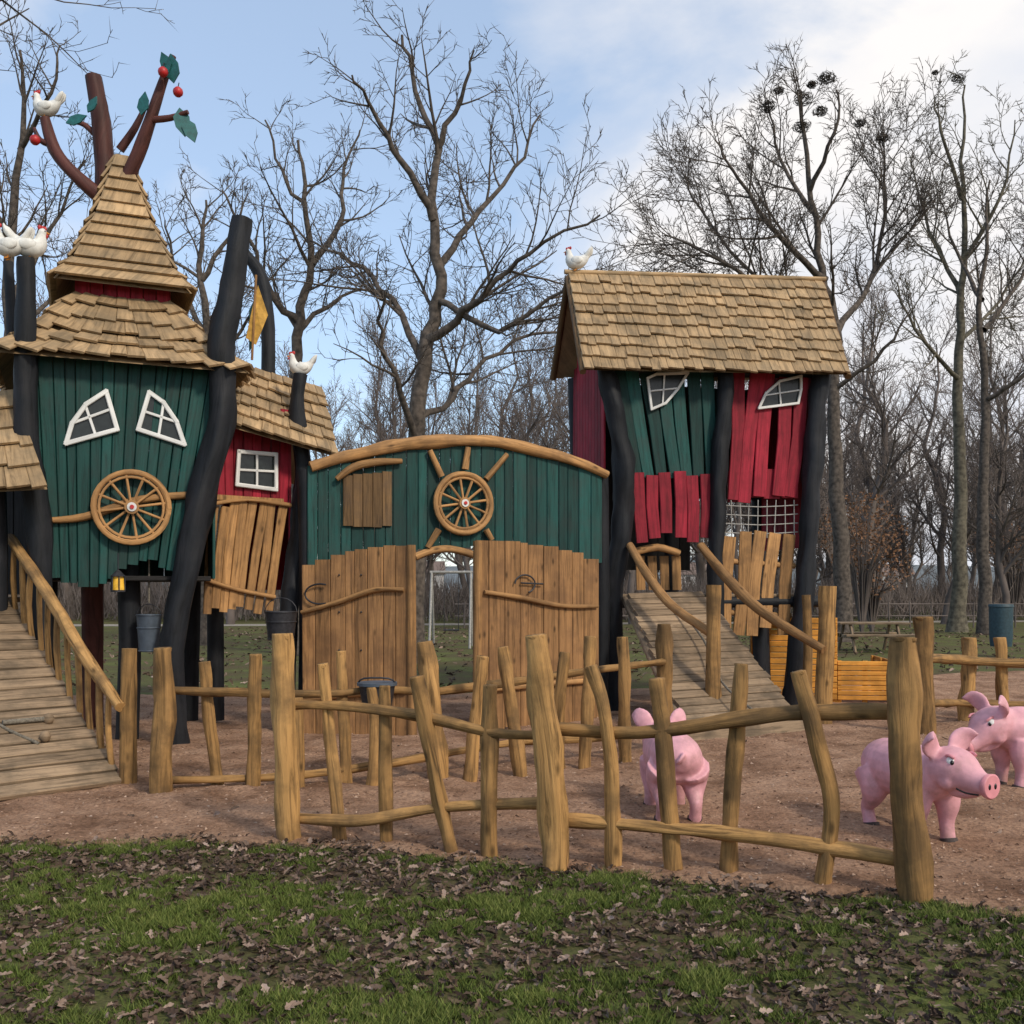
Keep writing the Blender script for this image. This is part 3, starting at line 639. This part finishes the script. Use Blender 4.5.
fence('wooden_fence',
 [([(163,652),(164,720),(160,795)],21),([(425,645),(432,700),(440,780)],20),([(664,628),(664,690),(664,752)],17)],
 [([(205,665),(210,720),(219,788)],13),([(256,658),(254,720),(253,790)],14),([(297,700),(298,740),(299,792)],13),([(341,655),(344,720),(347,785)],11),([(372,690),(376,740),(372,788)],13),
  ([(483,660),(475,720),(469,782)],13),([(503,650),(510,700),(522,778)],13),([(565,655),(560,700),(558,770)],12),([(590,640),(588,700),(584,770)],13),([(622,640),(624,690),(625,765)],12)],
 [([(165,690,7.95),(230,692,8.0),(320,694,8.1),(380,690,8.3),(432,692,8.5)],.036),([(432,692,8.5),(500,684,8.8),(580,672,9.3),(664,662,9.8)],.036),
  ([(160,780,7.95),(230,779,8.0),(300,775,8.1),(380,765,8.3),(436,755,8.5)],.04),([(436,755,8.5),(520,742,9.0),(600,738,9.4),(664,728,9.8)],.036)])
fence('wooden_fence',
 [([(923,620),(925,670),(926,735)],19)],
 [([(969,640),(968,680),(965,722)],14),([(1000,640),(1002,680),(1005,722)],13),([(1045,640),(1044,724)],14),([(1090,640),(1092,726)],14)],
 [([(915,658,11.1),(960,660,11.8),(1010,663,12),(1110,664,11.8)],.055),([(920,704,11.1),(960,703,11.8),(1010,705,12),(1110,708,11.8)],.05)])
mb=MB(); c=W(377,684,8.2); x,y,z=c
tube(mb,[(x,y,z),(x,y,z-.19)],[.15,.12],'iron',18,1); tube(mb,[(x,y,z+.015),(x,y,z-.01)],.165,'zinc',18,1); tube(mb,[(x-.16,y,z),(x-.1,y-.05,z+.05),(x+.1,y-.05,z+.05),(x+.16,y,z)],.008,'iron',6,3)
mb.make('black_pot')
# ---------------------------------------------------------------- PIGS
def pig(loc,yaw,s,headturn=0,droop=0):
    E=empty('pig_statue'); b=MB(); pk='pig_pink'
    tube(b,[(-.42,0,.42),(-.38,0,.44),(-.28,0,.455),(-.1,0,.45),(.1,0,.45),(.26,0,.47),(.38,0,.5)],[.04,.13,.185,.2,.195,.18,.13],pk,20,3)
    hd=Matrix.Translation((.34,0,.5))@Matrix.Rotation(headturn,4,'Z')@Matrix.Rotation(droop,4,'Y'); h=lambda x,y,z: hd@Vector((x,y,z))
    tube(b,[h(-.05,0,0),h(.05,0,.03),h(.14,0,.03),h(.22,0,.0),h(.3,0,-.025),h(.36,0,-.035)],[.13,.15,.145,.11,.078,.072],pk,18,3)
    tube(b,[h(.1,0,-.09),h(.2,0,-.09),h(.29,0,-.085)],[.06,.06,.035],pk,10,2)
    for sd in (-1,1):
        ell(b,h(.12,.085*sd,-.03),(.07,.06,.07),pk,12)
        tube(b,[(.24,.1*sd,.38),(.26,.115*sd,.26),(.25,.115*sd,.15),(.26,.115*sd,.06),(.27,.115*sd,.0)],[.11,.085,.055,.05,.055],pk,12,3)
        tube(b,[(-.27,.1*sd,.4),(-.22,.125*sd,.3),(-.26,.125*sd,.2),(-.31,.125*sd,.14),(-.29,.125*sd,.06),(-.27,.125*sd,0)],[.14,.11,.07,.05,.047,.052],pk,12,3)
        tube(b,[h(.04,.09*sd,.11),h(.03,.14*sd,.19),h(.06,.19*sd,.245),h(.13,.22*sd,.255)],[.05,.08,.065,.012],pk,10,3,flat=.35,flatax=(1,0,.3))
    tube(b,[(-.42,0,.5),(-.47,0,.53),(-.5,.03,.5),(-.48,.05,.47),(-.46,.02,.48),(-.49,0,.52)],[.022,.018,.016,.015,.013,.008],pk,8,3)
    body=b.make('body',E)
    m=body.modifiers.new('fuse','REMESH'); m.mode='VOXEL'; m.voxel_size=.011; m.use_smooth_shade=True
    m=body.modifiers.new('smooth','SMOOTH'); m.iterations=5; m.factor=.6
    d=MB()
    tube(d,[h(.355,0,-.035),h(.385,0,-.037),h(.392,0,-.037)],[.078,.084,.074],'pig_snout',18,1)
    for sd in (-1,1):
        ell(d,h(.392,.028*sd,-.035),(.006,.013,.02),'eye_black',10,hd.to_3x3())
        ell(d,h(.155,.1*sd,.095),(.036,.028,.036),'white_paint',12,hd.to_3x3()); ell(d,h(.180,.114*sd,.095),(.014,.013,.017),'eye_black',10,hd.to_3x3())
        tube(d,[h(.12,.095*sd,.13),h(.16,.115*sd,.14),h(.19,.105*sd,.126)],.011,'pig_snout',6,3)
        for x in (.272,-.268):
            y=.115*sd if x>0 else .125*sd
            tube(d,[(x,y,.03),(x+.012,y,-.02)],[.056,.062],'hoof',12,1)
    tube(d,[h(.33,-.05,-.095),h(.26,-.085,-.09),h(.2,-.1,-.07)],.006,'eye_black',5,3)
    d.make('face_and_hooves',E)
    E.location=(loc[0],loc[1],.015); E.rotation_euler=(0,0,yaw); E.scale=(s,s,s)
pig((2.58,6.5),math.radians(-76),.92,math.radians(14))
pig((4.27,8.1),math.radians(192),1.0,0,.35)
pig((1.13,7.1),math.radians(92),.92,0,.4)
# ---------------------------------------------------------------- misc far furniture
mb=MB(); x,y=(1001-512)*.024,24
tube(mb,[(x,y,.25),(x,y,.5),(x,y,1.2)],[.24,.26,.27],'bin_teal',18,1); tube(mb,[(x,y,1.2),(x,y,1.26)],[.29,.27],'bin_teal',18,1); tube(mb,[(x,y,0),(x,y,.3)],.05,'iron',8,1); mb.make('litter_bin')
mb=MB(); x,y=(870-512)*.026,26.0
for i in range(4): plank(mb,[(x-.9,y-.3+i*.2,.74),(x+.9,y-.3+i*.2,.74)],.18,.05,(0,0,1),'ramp_wood')
for yy in (-.7,.7):
    for k in (-.09,.09): plank(mb,[(x-.9,y+yy+k,.45),(x+.9,y+yy+k,.45)],.16,.05,(0,0,1),'ramp_wood')
for xx in (-.6,.6):
    for sg in (-1,1): plank(mb,[(x+xx,y+sg*.25,.72),(x+xx,y+sg*.65,0)],.1,.05,(1,0,0),'ramp_wood')
    plank(mb,[(x+xx,y-.8,.40),(x+xx,y+.8,.40)],.1,.05,(1,0,0),'ramp_wood')
mb.make('picnic_table')
mb=MB()
for x in (-2.25,-1.15):
    for s in (-1,1): tube(mb,[(x,28,2.1),(x,28+s*.8,0)],.035,'steel_rope',8,1)
tube(mb,[(-2.3,28,2.1),(-1.1,28,2.1)],.04,'steel_rope',8,1)
for x in (-1.9,-1.5): tube(mb,[(x,28,2.1),(x,28,.5)],.01,'iron',5,1)
plank(mb,[(-1.92,28,.48),(-1.48,28,.48)],.18,.04,(0,0,1),'iron'); mb.make('swing')
mb=MB()
for i in range(70):
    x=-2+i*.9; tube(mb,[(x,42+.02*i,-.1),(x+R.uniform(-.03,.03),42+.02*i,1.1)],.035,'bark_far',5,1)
for z in (.5,1.0): tube(mb,[(-2.4,42,z),(61,43.4,z)],.03,'bark_far',5,1)
mb.make('post_and_rail_fence')
# ---------------------------------------------------------------- TREES
def ftube(mb,ps,rs,sides,mat,tint):
    vs=[];fs=[];nrm=None;n=len(ps)
    for i in range(n):
        t=(ps[min(n-1,i+1)]-ps[max(0,i-1)]); t.normalize()
        if nrm is None: nrm=t.orthogonal().normalized()
        else: nrm=(nrm-t*nrm.dot(t)).normalized()
        bn=t.cross(nrm)
        for k in range(sides):
            a=6.2832*k/sides; vs.append(ps[i]+nrm*(math.cos(a)*rs[i])+bn*(math.sin(a)*rs[i]))
    for i in range(n-1):
        for k in range(sides): fs.append((i*sides+k,i*sides+(k+1)%sides,(i+1)*sides+(k+1)%sides,(i+1)*sides+k))
    mb.add(vs,[(0,0)]*len(vs),fs,mat,True,tint)
def rv(rg): return Vector((rg.gauss(0,1),rg.gauss(0,1),rg.gauss(0,1))).normalized()
UV4=[(0,0)]*4; F4=[(0,1,3),(1,2,3),(2,0,3)]
def grow(mb,p,d,r,L,lev,maxlev,rg,mat,up,crook,dens,rmin):
    d=d.normalized()
    if lev>=maxlev:
        e=p+(d+rv(rg)*.15)*L; a=d.orthogonal().normalized()*rmin; b=d.cross(a)
        mb.add([p+a,p-a*.5+b*.87,p-a*.5-b*.87,e],UV4,F4,mat,True,.5); return
    n=[6,6,5,3,2,2][min(lev,5)]; ps=[p.copy()];rs=[r]
    for i in range(n):
        d=(d+rv(rg)*crook*.6+Vector((0,0,up))).normalized(); p=p+d*(L/n); ps.append(p.copy()); rs.append(max(rmin*.8,r*(1-.78*(i+1)/n)))
    ftube(mb,ps,rs,[8,7,5,3,3,3][min(lev,5)],mat,.5)
    kids(mb,ps,rs,L,lev,maxlev,rg,mat,up,crook,dens,rmin,.15)
def kids(mb,ps,rs,L,lev,maxlev,rg,mat,up,crook,dens,rmin,start):
    sp=[.9,.5,.30,.21,.15][min(lev,4)]/dens
    k=max(2,int(L*(1-start)/sp)); n=len(ps)-1
    for j in range(k):
        t=start+(1-start)*(j+rg.random())/k; f=min(n-1e-3,t*n); i=int(f); q=ps[i].lerp(ps[i+1],f-i); rr=rs[i]*(1-(f-i))+rs[i+1]*(f-i)
        ax=(ps[i+1]-ps[i]).normalized(); sd=rv(rg); sd=(sd-ax*sd.dot(ax)).normalized()
        an=rg.uniform(.45,1.05); dd=ax*math.cos(an)+sd*math.sin(an)
        l=max(L*rg.uniform(.32,.6)*(1.15-.55*t),.25)
        grow(mb,q,dd,max(rmin,min(rr*.6,l*.022)),l,lev+1,maxlev,rg,mat,up,crook,dens,rmin)
def limb_tree(name,limbs,d0,mat,seed,maxlev=5,dens=1.0,rmin=.008,trunkstart=.45):
    rg=random.Random(seed); mb=MB()
    for li,(pts,r0_,r1_) in enumerate(limbs):
        Q=catmull([[*W(x,y,d0+dz)] for x,y,dz in pts],4); ps=[Vector(q)+rv(rg)*(.07 if 0<i<len(Q)-1 else 0) for i,q in enumerate(Q)]
        n=len(ps); rs=[r0_+(r1_-r0_)*(i/(n-1))**.8 for i in range(n)]
        if li==0: ps[0].z=-.1; rs[0]*=1.4
        ftube(mb,ps,rs,9,mat,.5)
        L=sum((ps[i+1]-ps[i]).length for i in range(n-1))
        kids(mb,ps,rs,min(L,7.0) if li else 5.5,1,maxlev,rg,mat,.07,.33,dens,rmin,trunkstart if li==0 else .2)
    return mb.make(name)
limb_tree('oak_tree',[
 ([(416,662,0),(414,540,0),(416,430,0),(424,350,0),(440,290,0),(433,220,0),(437,150,.3),(418,90,.5),(402,35,.5)],.27,.03),
 ([(425,345,0),(455,320,-.5),(490,290,-1),(530,250,-1.5),(600,215,-2)],.12,.02),
 ([(438,270,0),(470,220,.5),(515,170,1.2),(540,115,1.5)],.10,.02),
 ([(433,220,0),(402,160,-.5),(372,110,-1),(352,75,-1.5)],.10,.02),
 ([(437,150,.3),(458,100,0),(474,50,-.4)],.08,.02),
 ([(422,360,0),(390,300,.8),(352,262,1.5),(310,240,2)],.10,.02),
 ([(417,420,0),(450,400,1),(485,360,2),(545,330,2.5),(590,340,3)],.09,.02),
 ([(437,300,0),(500,330,-1),(550,300,-1.5),(580,270,-2)],.08,.02),
 ([(416,440,0),(395,380,-1),(380,330,-1.5),(385,290,-2)],.09,.02)],22,'bark',1,5,1.25)
limb_tree('oak_tree',[
 ([(300,655,0),(302,500,0),(298,390,0),(299,320,0),(312,265,0),(305,200,0),(298,140,0)],.24,.03),
 ([(299,325,0),(270,290,-.5),(250,240,-1),(222,190,-1)],.10,.02),
 ([(312,265,0),(340,220,.5),(345,170,1),(360,130,1)],.09,.02),
 ([(300,330,0),(335,300,1),(370,290,1.5)],.08,.02),
 ([(306,210,0),(280,170,0),(265,120,0)],.06,.02)],24.5,'bark',2,5,1.25)
limb_tree('linden_tree',[
 ([(842,640,0),(840,540,0),(836,450,0),(832,390,0),(838,330,0),(822,270,0),(812,200,0),(803,120,0),(800,90,0)],.30,.03),
 ([(838,330,0),(870,280,1),(885,200,1.5),(878,130,2)],.12,.02),
 ([(826,280,0),(780,235,-1),(740,180,-1.5),(715,140,-2)],.12,.02),
 ([(833,370,0),(780,310,-1),(720,260,-2),(665,235,-2)],.12,.02),
 ([(816,215,0),(780,160,1),(768,100,1.5)],.09,.02),
 ([(833,390,0),(885,350,-1),(910,310,-1.5)],.09,.02),
 ([(810,190,0),(835,130,-1),(836,90,-1)],.09,.02),
 ([(829,300,0),(770,290,2),(700,210,3),(685,175,3)],.10,.02)],31,'bark',3,5,1.3,.010,.5)
limb_tree('ash_tree',[
 ([(957,632,0),(960,520,0),(958,420,0),(960,330,0),(963,250,0),(962,160,0),(965,85,0)],.32,.03),
 ([(962,300,0),(930,230,1),(910,160,1)],.11,.02),([(962,260,0),(1000,200,-1),(1015,120,-1)],.11,.02),
 ([(960,340,0),(1000,300,2),(1035,240,2)],.1,.02),([(962,200,0),(940,130,-1),(935,95,-1)],.09,.02),([(960,380,0),(915,330,-2),(895,280,-2)],.1,.02)],38,'bark_green',4,5,1.05,.012,.4)
limb_tree('ash_tree',[
 ([(986,635,0),(984,520,0),(986,420,0),(980,330,0),(985,250,0),(990,180,0)],.26,.03),
 ([(984,330,0),(1020,280,1),(1050,200,1)],.11,.02),([(985,400,0),(1030,370,-1),(1060,300,-1)],.11,.02),([(982,300,0),(955,250,2),(940,200,2)],.1,.02)],36,'bark',5,5,1.0,.012,.4)
limb_tree('oak_tree',[
 ([(10,650,0),(12,480,0),(8,330,0),(15,200,0),(25,120,0),(20,50,0)],.27,.03),
 ([(12,300,0),(50,230,1),(85,160,1)],.1,.02),([(12,240,0),(-30,170,0),(-50,80,0)],.1,.02),([(20,150,0),(50,90,-1),(60,45,-1)],.08,.02),([(12,340,0),(60,290,2),(105,250,2)],.09,.02)],27,'bark',6,5,1.15,.010,.35)
limb_tree('oak_tree',[
 ([(205,650,0),(200,480,0),(205,330,0),(200,250,0),(206,200,0)],.22,.03),
 ([(203,330,0),(175,270,1),(165,220,1)],.09,.02),([(202,280,0),(230,235,0),(245,200,0)],.09,.02),([(203,380,0),(240,330,0),(262,300,-1)],.09,.02)],29,'bark',8,5,1.15,.010,.35)
limb_tree('oak_tree',[
 ([(-150,700,0),(-150,450,0),(-140,250,0),(-130,50,0),(-120,-60,0)],.32,.05),
 ([(-140,200,0),(-90,90,-1),(-40,20,-1.5),(50,-10,-2)],.10,.012),([(-130,60,0),(-60,-10,0),(40,-60,0)],.1,.02)],15,'bark',9,5,.8,.005,.4)
# crow nests
mb=MB()
for x,y,d,s in ((768,105,31,.34),(803,97,31,.40),(826,77,30,.34),(778,90,32,.24),(802,125,31,.36),(820,110,31.5,.3),(812,84,31,.22),(958,78,38,.38),(882,137,32,.30),(860,122,32.5,.24),(935,72,38,.16)):
    c=W(x,y,d)
    for i in range(110):
        a=rv(R); a.z=a.z*.6-.15; p=c+a*s*.8*R.random()**.4; t=(a.cross(rv(R))).normalized()*s*R.uniform(.2,.55); t.z*=.6; ftube(mb,[p-t,p+Vector((0,0,-.02)),p+t],[.005,.011,.005],3,'nest',.5)
mb.make('crow_nests')
# distant trees
DT=empty('distant_trees'); meshes=[]
for k in range(5):
    rg=random.Random(50+k); mb=MB(); Hh=13+k
    p=Vector((0,0,-.1)); ps=[p.copy()]; rs=[.22]
    for i in range(8):
        p=p+Vector((rg.gauss(0,.3),rg.gauss(0,.3),Hh/8*.9)); ps.append(p.copy()); rs.append(.22*(1-.85*(i+1)/8))
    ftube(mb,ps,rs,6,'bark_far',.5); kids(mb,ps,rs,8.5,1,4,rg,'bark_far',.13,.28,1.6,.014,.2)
    o=mb.make('bare_tree',DT); meshes.append(o.data); o.location=(-34+k*9,64,0)
rg=random.Random(99)
for i in range(200):
    d=rg.uniform(44,80) if i<95 else rg.uniform(75,140); x=rg.uniform(-.68,.68)*d
    o=bpy.data.objects.new('bare_tree',rg.choice(meshes)); scene.collection.objects.link(o); o.parent=DT; o.location=(x,d,0); o.rotation_euler=(0,0,rg.random()*6.28); s=rg.uniform(.65,1.1)*(1 if d<60 else 1.25); o.scale=(s*rg.uniform(.8,1.15),)*2+(s,)
# hedge / scrub
mb=MB(); rg=random.Random(5)
for i in range(34000):
    x=rg.uniform(-60,60); y=52+rg.gauss(0,2.5)+.15*abs(x); hh=(2.4+1.6*noise.noise(Vector((x*.13,7,0)))+.8*noise.noise(Vector((x*.7,7,0))))
    z=rg.uniform(0,.6)*hh; l=rg.uniform(.5,1.0)*max(.5,hh)*.7; a=Vector((x,y,z)); b=a+Vector((rg.gauss(0,.35),rg.gauss(0,.35),1)).normalized()*l
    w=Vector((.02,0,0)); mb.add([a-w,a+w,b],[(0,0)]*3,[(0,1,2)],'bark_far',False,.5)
mb.make('distant_hedge')
mb=MB()
for (px,py,d,rad,n) in ((862,530,34,1.5,1500),(872,565,35,1.4,1100),(1015,540,50,2.2,700)):
    c=W(px,py,d)
    for i in range(n):
        a=rv(rg)*rad*rg.random()**.5; a.z*=.9; p=c+a; s=.045; t=rv(rg)*s; q2=rv(rg)*s; mb.add([p-t,p-q2,p+t,p+q2],[(0,0)]*4,[(0,1,2,3)],'dry_leaf_far',False,.5)
    for i in range(60):
        a=rv(rg)*rad*.8; ftube(mb,[Vector((c.x,c.y,0)),Vector((c.x+a.x*.3,c.y+a.y*.3,c.z*.6)),c+a],[.04,.025,.008],3,'bark_far',.5)
mb.make('beech_shrub')
ground_mat('hill',[(.35,(.15,.17,.18)),(.65,(.21,.235,.25))],.02,.1)
mb=MB(); vs=[];NN=80
for j in range(9):
    for i in range(NN+1):
        x=-420+840*i/NN; y=230+j*35; z=(math.sin(j/8*math.pi/2))*(14+9*noise.noise(Vector((x*.006,0,3)))) - (1 if j==0 else 0); vs.append(Vector((x,y,z)))
mb.add(vs,[(0,0)]*len(vs),[(j*(NN+1)+i,j*(NN+1)+i+1,(j+1)*(NN+1)+i+1,(j+1)*(NN+1)+i) for j in range(8) for i in range(NN)],'hill',True,.5); mb.make('distant_hill')
for (px,d,w,h) in ((415,205,11,5),(885,225,13,5),(700,215,11,5)):
    mb=MB(); x=(px-512)/F*d; y=d; dp=6
    b=[(x-w/2,y,0),(x+w/2,y,0),(x+w/2,y+dp,0),(x-w/2,y+dp,0)]; t=[(p[0],p[1],h) for p in b]
    mb.add([Vector(p) for p in b+t],[(0,0)]*8,[(0,1,5,4),(1,2,6,5),(2,3,7,6),(3,0,4,7)],'house_white',False,.5)
    o=.4; e=[(x-w/2-o,y-o,h-.1),(x+w/2+o,y-o,h-.1),(x+w/2+o,y+dp+o,h-.1),(x-w/2-o,y+dp+o,h-.1),(x-w/2-o,y+dp/2,h+2.6),(x+w/2+o,y+dp/2,h+2.6)]
    mb.add([Vector(p) for p in e],[(0,0)]*6,[(0,1,5,4),(2,3,4,5),(0,4,3),(1,2,5)],'roof_tile',False,.5)
    for k in range(int(w/2)):
        for zz in (1.0,h-1.7): xx=x-w/2+1+k*2; plank(mb,[(xx,y-.02,zz),(xx,y-.02,zz+1.2)],.9,.06,(0,-1,0),'black_glass')
    mb.make('distant_house')
# ---------------------------------------------------------------- world, light, camera
sd=Vector((.5,-.6,.6)).normalized(); el=math.asin(sd.z); az=math.atan2(sd.x,sd.y)
w=bpy.data.worlds.new('World'); scene.world=w; w.use_nodes=True; nt=w.node_tree; L=nt.links.new
bg=nt.nodes['Background']; sky=nt.nodes.new('ShaderNodeTexSky'); sky.sky_type='NISHITA'; sky.sun_disc=False; sky.sun_elevation=el; sky.sun_rotation=az; sky.air_density=1.0; sky.dust_density=.6
tc=nt.nodes.new('ShaderNodeTexCoord'); mp=nt.nodes.new('ShaderNodeMapping'); mp.inputs['Scale'].default_value=(1.6,1.6,3.2); mp.inputs['Location'].default_value=(3.3,0,1.2); L(tc.outputs['Generated'],mp.inputs[0])
n=nt.nodes.new('ShaderNodeTexNoise'); n.inputs['Scale'].default_value=1.4; n.inputs['Detail'].default_value=8; n.inputs['Roughness'].default_value=.55; n.inputs['Distortion'].default_value=.3; L(mp.outputs[0],n.inputs['Vector'])
sx=nt.nodes.new('ShaderNodeSeparateXYZ'); L(tc.outputs['Generated'],sx.inputs[0])
def mth(op,a,b):
    m=nt.nodes.new('ShaderNodeMath'); m.operation=op
    for k,q in enumerate((a,b)):
        if isinstance(q,(int,float)): m.inputs[k].default_value=q
        else: L(q,m.inputs[k])
    return m.outputs[0]
f=mth('ADD',n.outputs['Fac'],mth('MULTIPLY',sx.outputs['X'],.48))
cr=ramp(nt,[(.42,(0.0,)*3),(.55,(.45,)*3),(.64,(1,)*3)]); L(f,cr.inputs[0])
vs_=nt.nodes.new('ShaderNodeVectorMath'); vs_.operation='SCALE'; L(sky.outputs[0],vs_.inputs[0]); vs_.inputs['Scale'].default_value=1.35
hz=nt.nodes.new('ShaderNodeMix'); hz.data_type='RGBA'; hz.inputs[0].default_value=.45; L(vs_.outputs[0],hz.inputs[6]); hz.inputs[7].default_value=(4.2,5.2,6.6,1)
n2=nt.nodes.new('ShaderNodeTexNoise'); n2.inputs['Scale'].default_value=2.6; n2.inputs['Detail'].default_value=7; L(mp.outputs[0],n2.inputs['Vector'])
cc=ramp(nt,[(.38,(5.4,5.6,6.1)),(.58,(6.8,6.6,6.5))]); L(n2.outputs['Fac'],cc.inputs[0])
mx=nt.nodes.new('ShaderNodeMix'); mx.data_type='RGBA'; L(cr.outputs[0],mx.inputs[0]); L(hz.outputs[2],mx.inputs[6]); L(cc.outputs[0],mx.inputs[7])
L(mx.outputs[2],bg.inputs['Color']); bg.inputs['Strength'].default_value=.15
sl=bpy.data.lights.new('sun','SUN'); sl.energy=2.5; sl.angle=math.radians(8); sl.color=(1,.90,.75); so=bpy.data.objects.new('sun',sl); scene.collection.objects.link(so); so.rotation_euler=sd.to_track_quat('Z','Y').to_euler()
cam=bpy.data.cameras.new('camera'); cam.sensor_width=36; cam.lens=36*1000/1024; cam.shift_y=78/1024; cam.clip_end=3000; cam.clip_start=.05
co=bpy.data.objects.new('camera',cam); scene.collection.objects.link(co); co.location=(0,0,CH); co.rotation_euler=(math.radians(90),0,0); scene.camera=co
scene.view_settings.view_transform='Standard'; scene.view_settings.look='None'; scene.view_settings.exposure=0
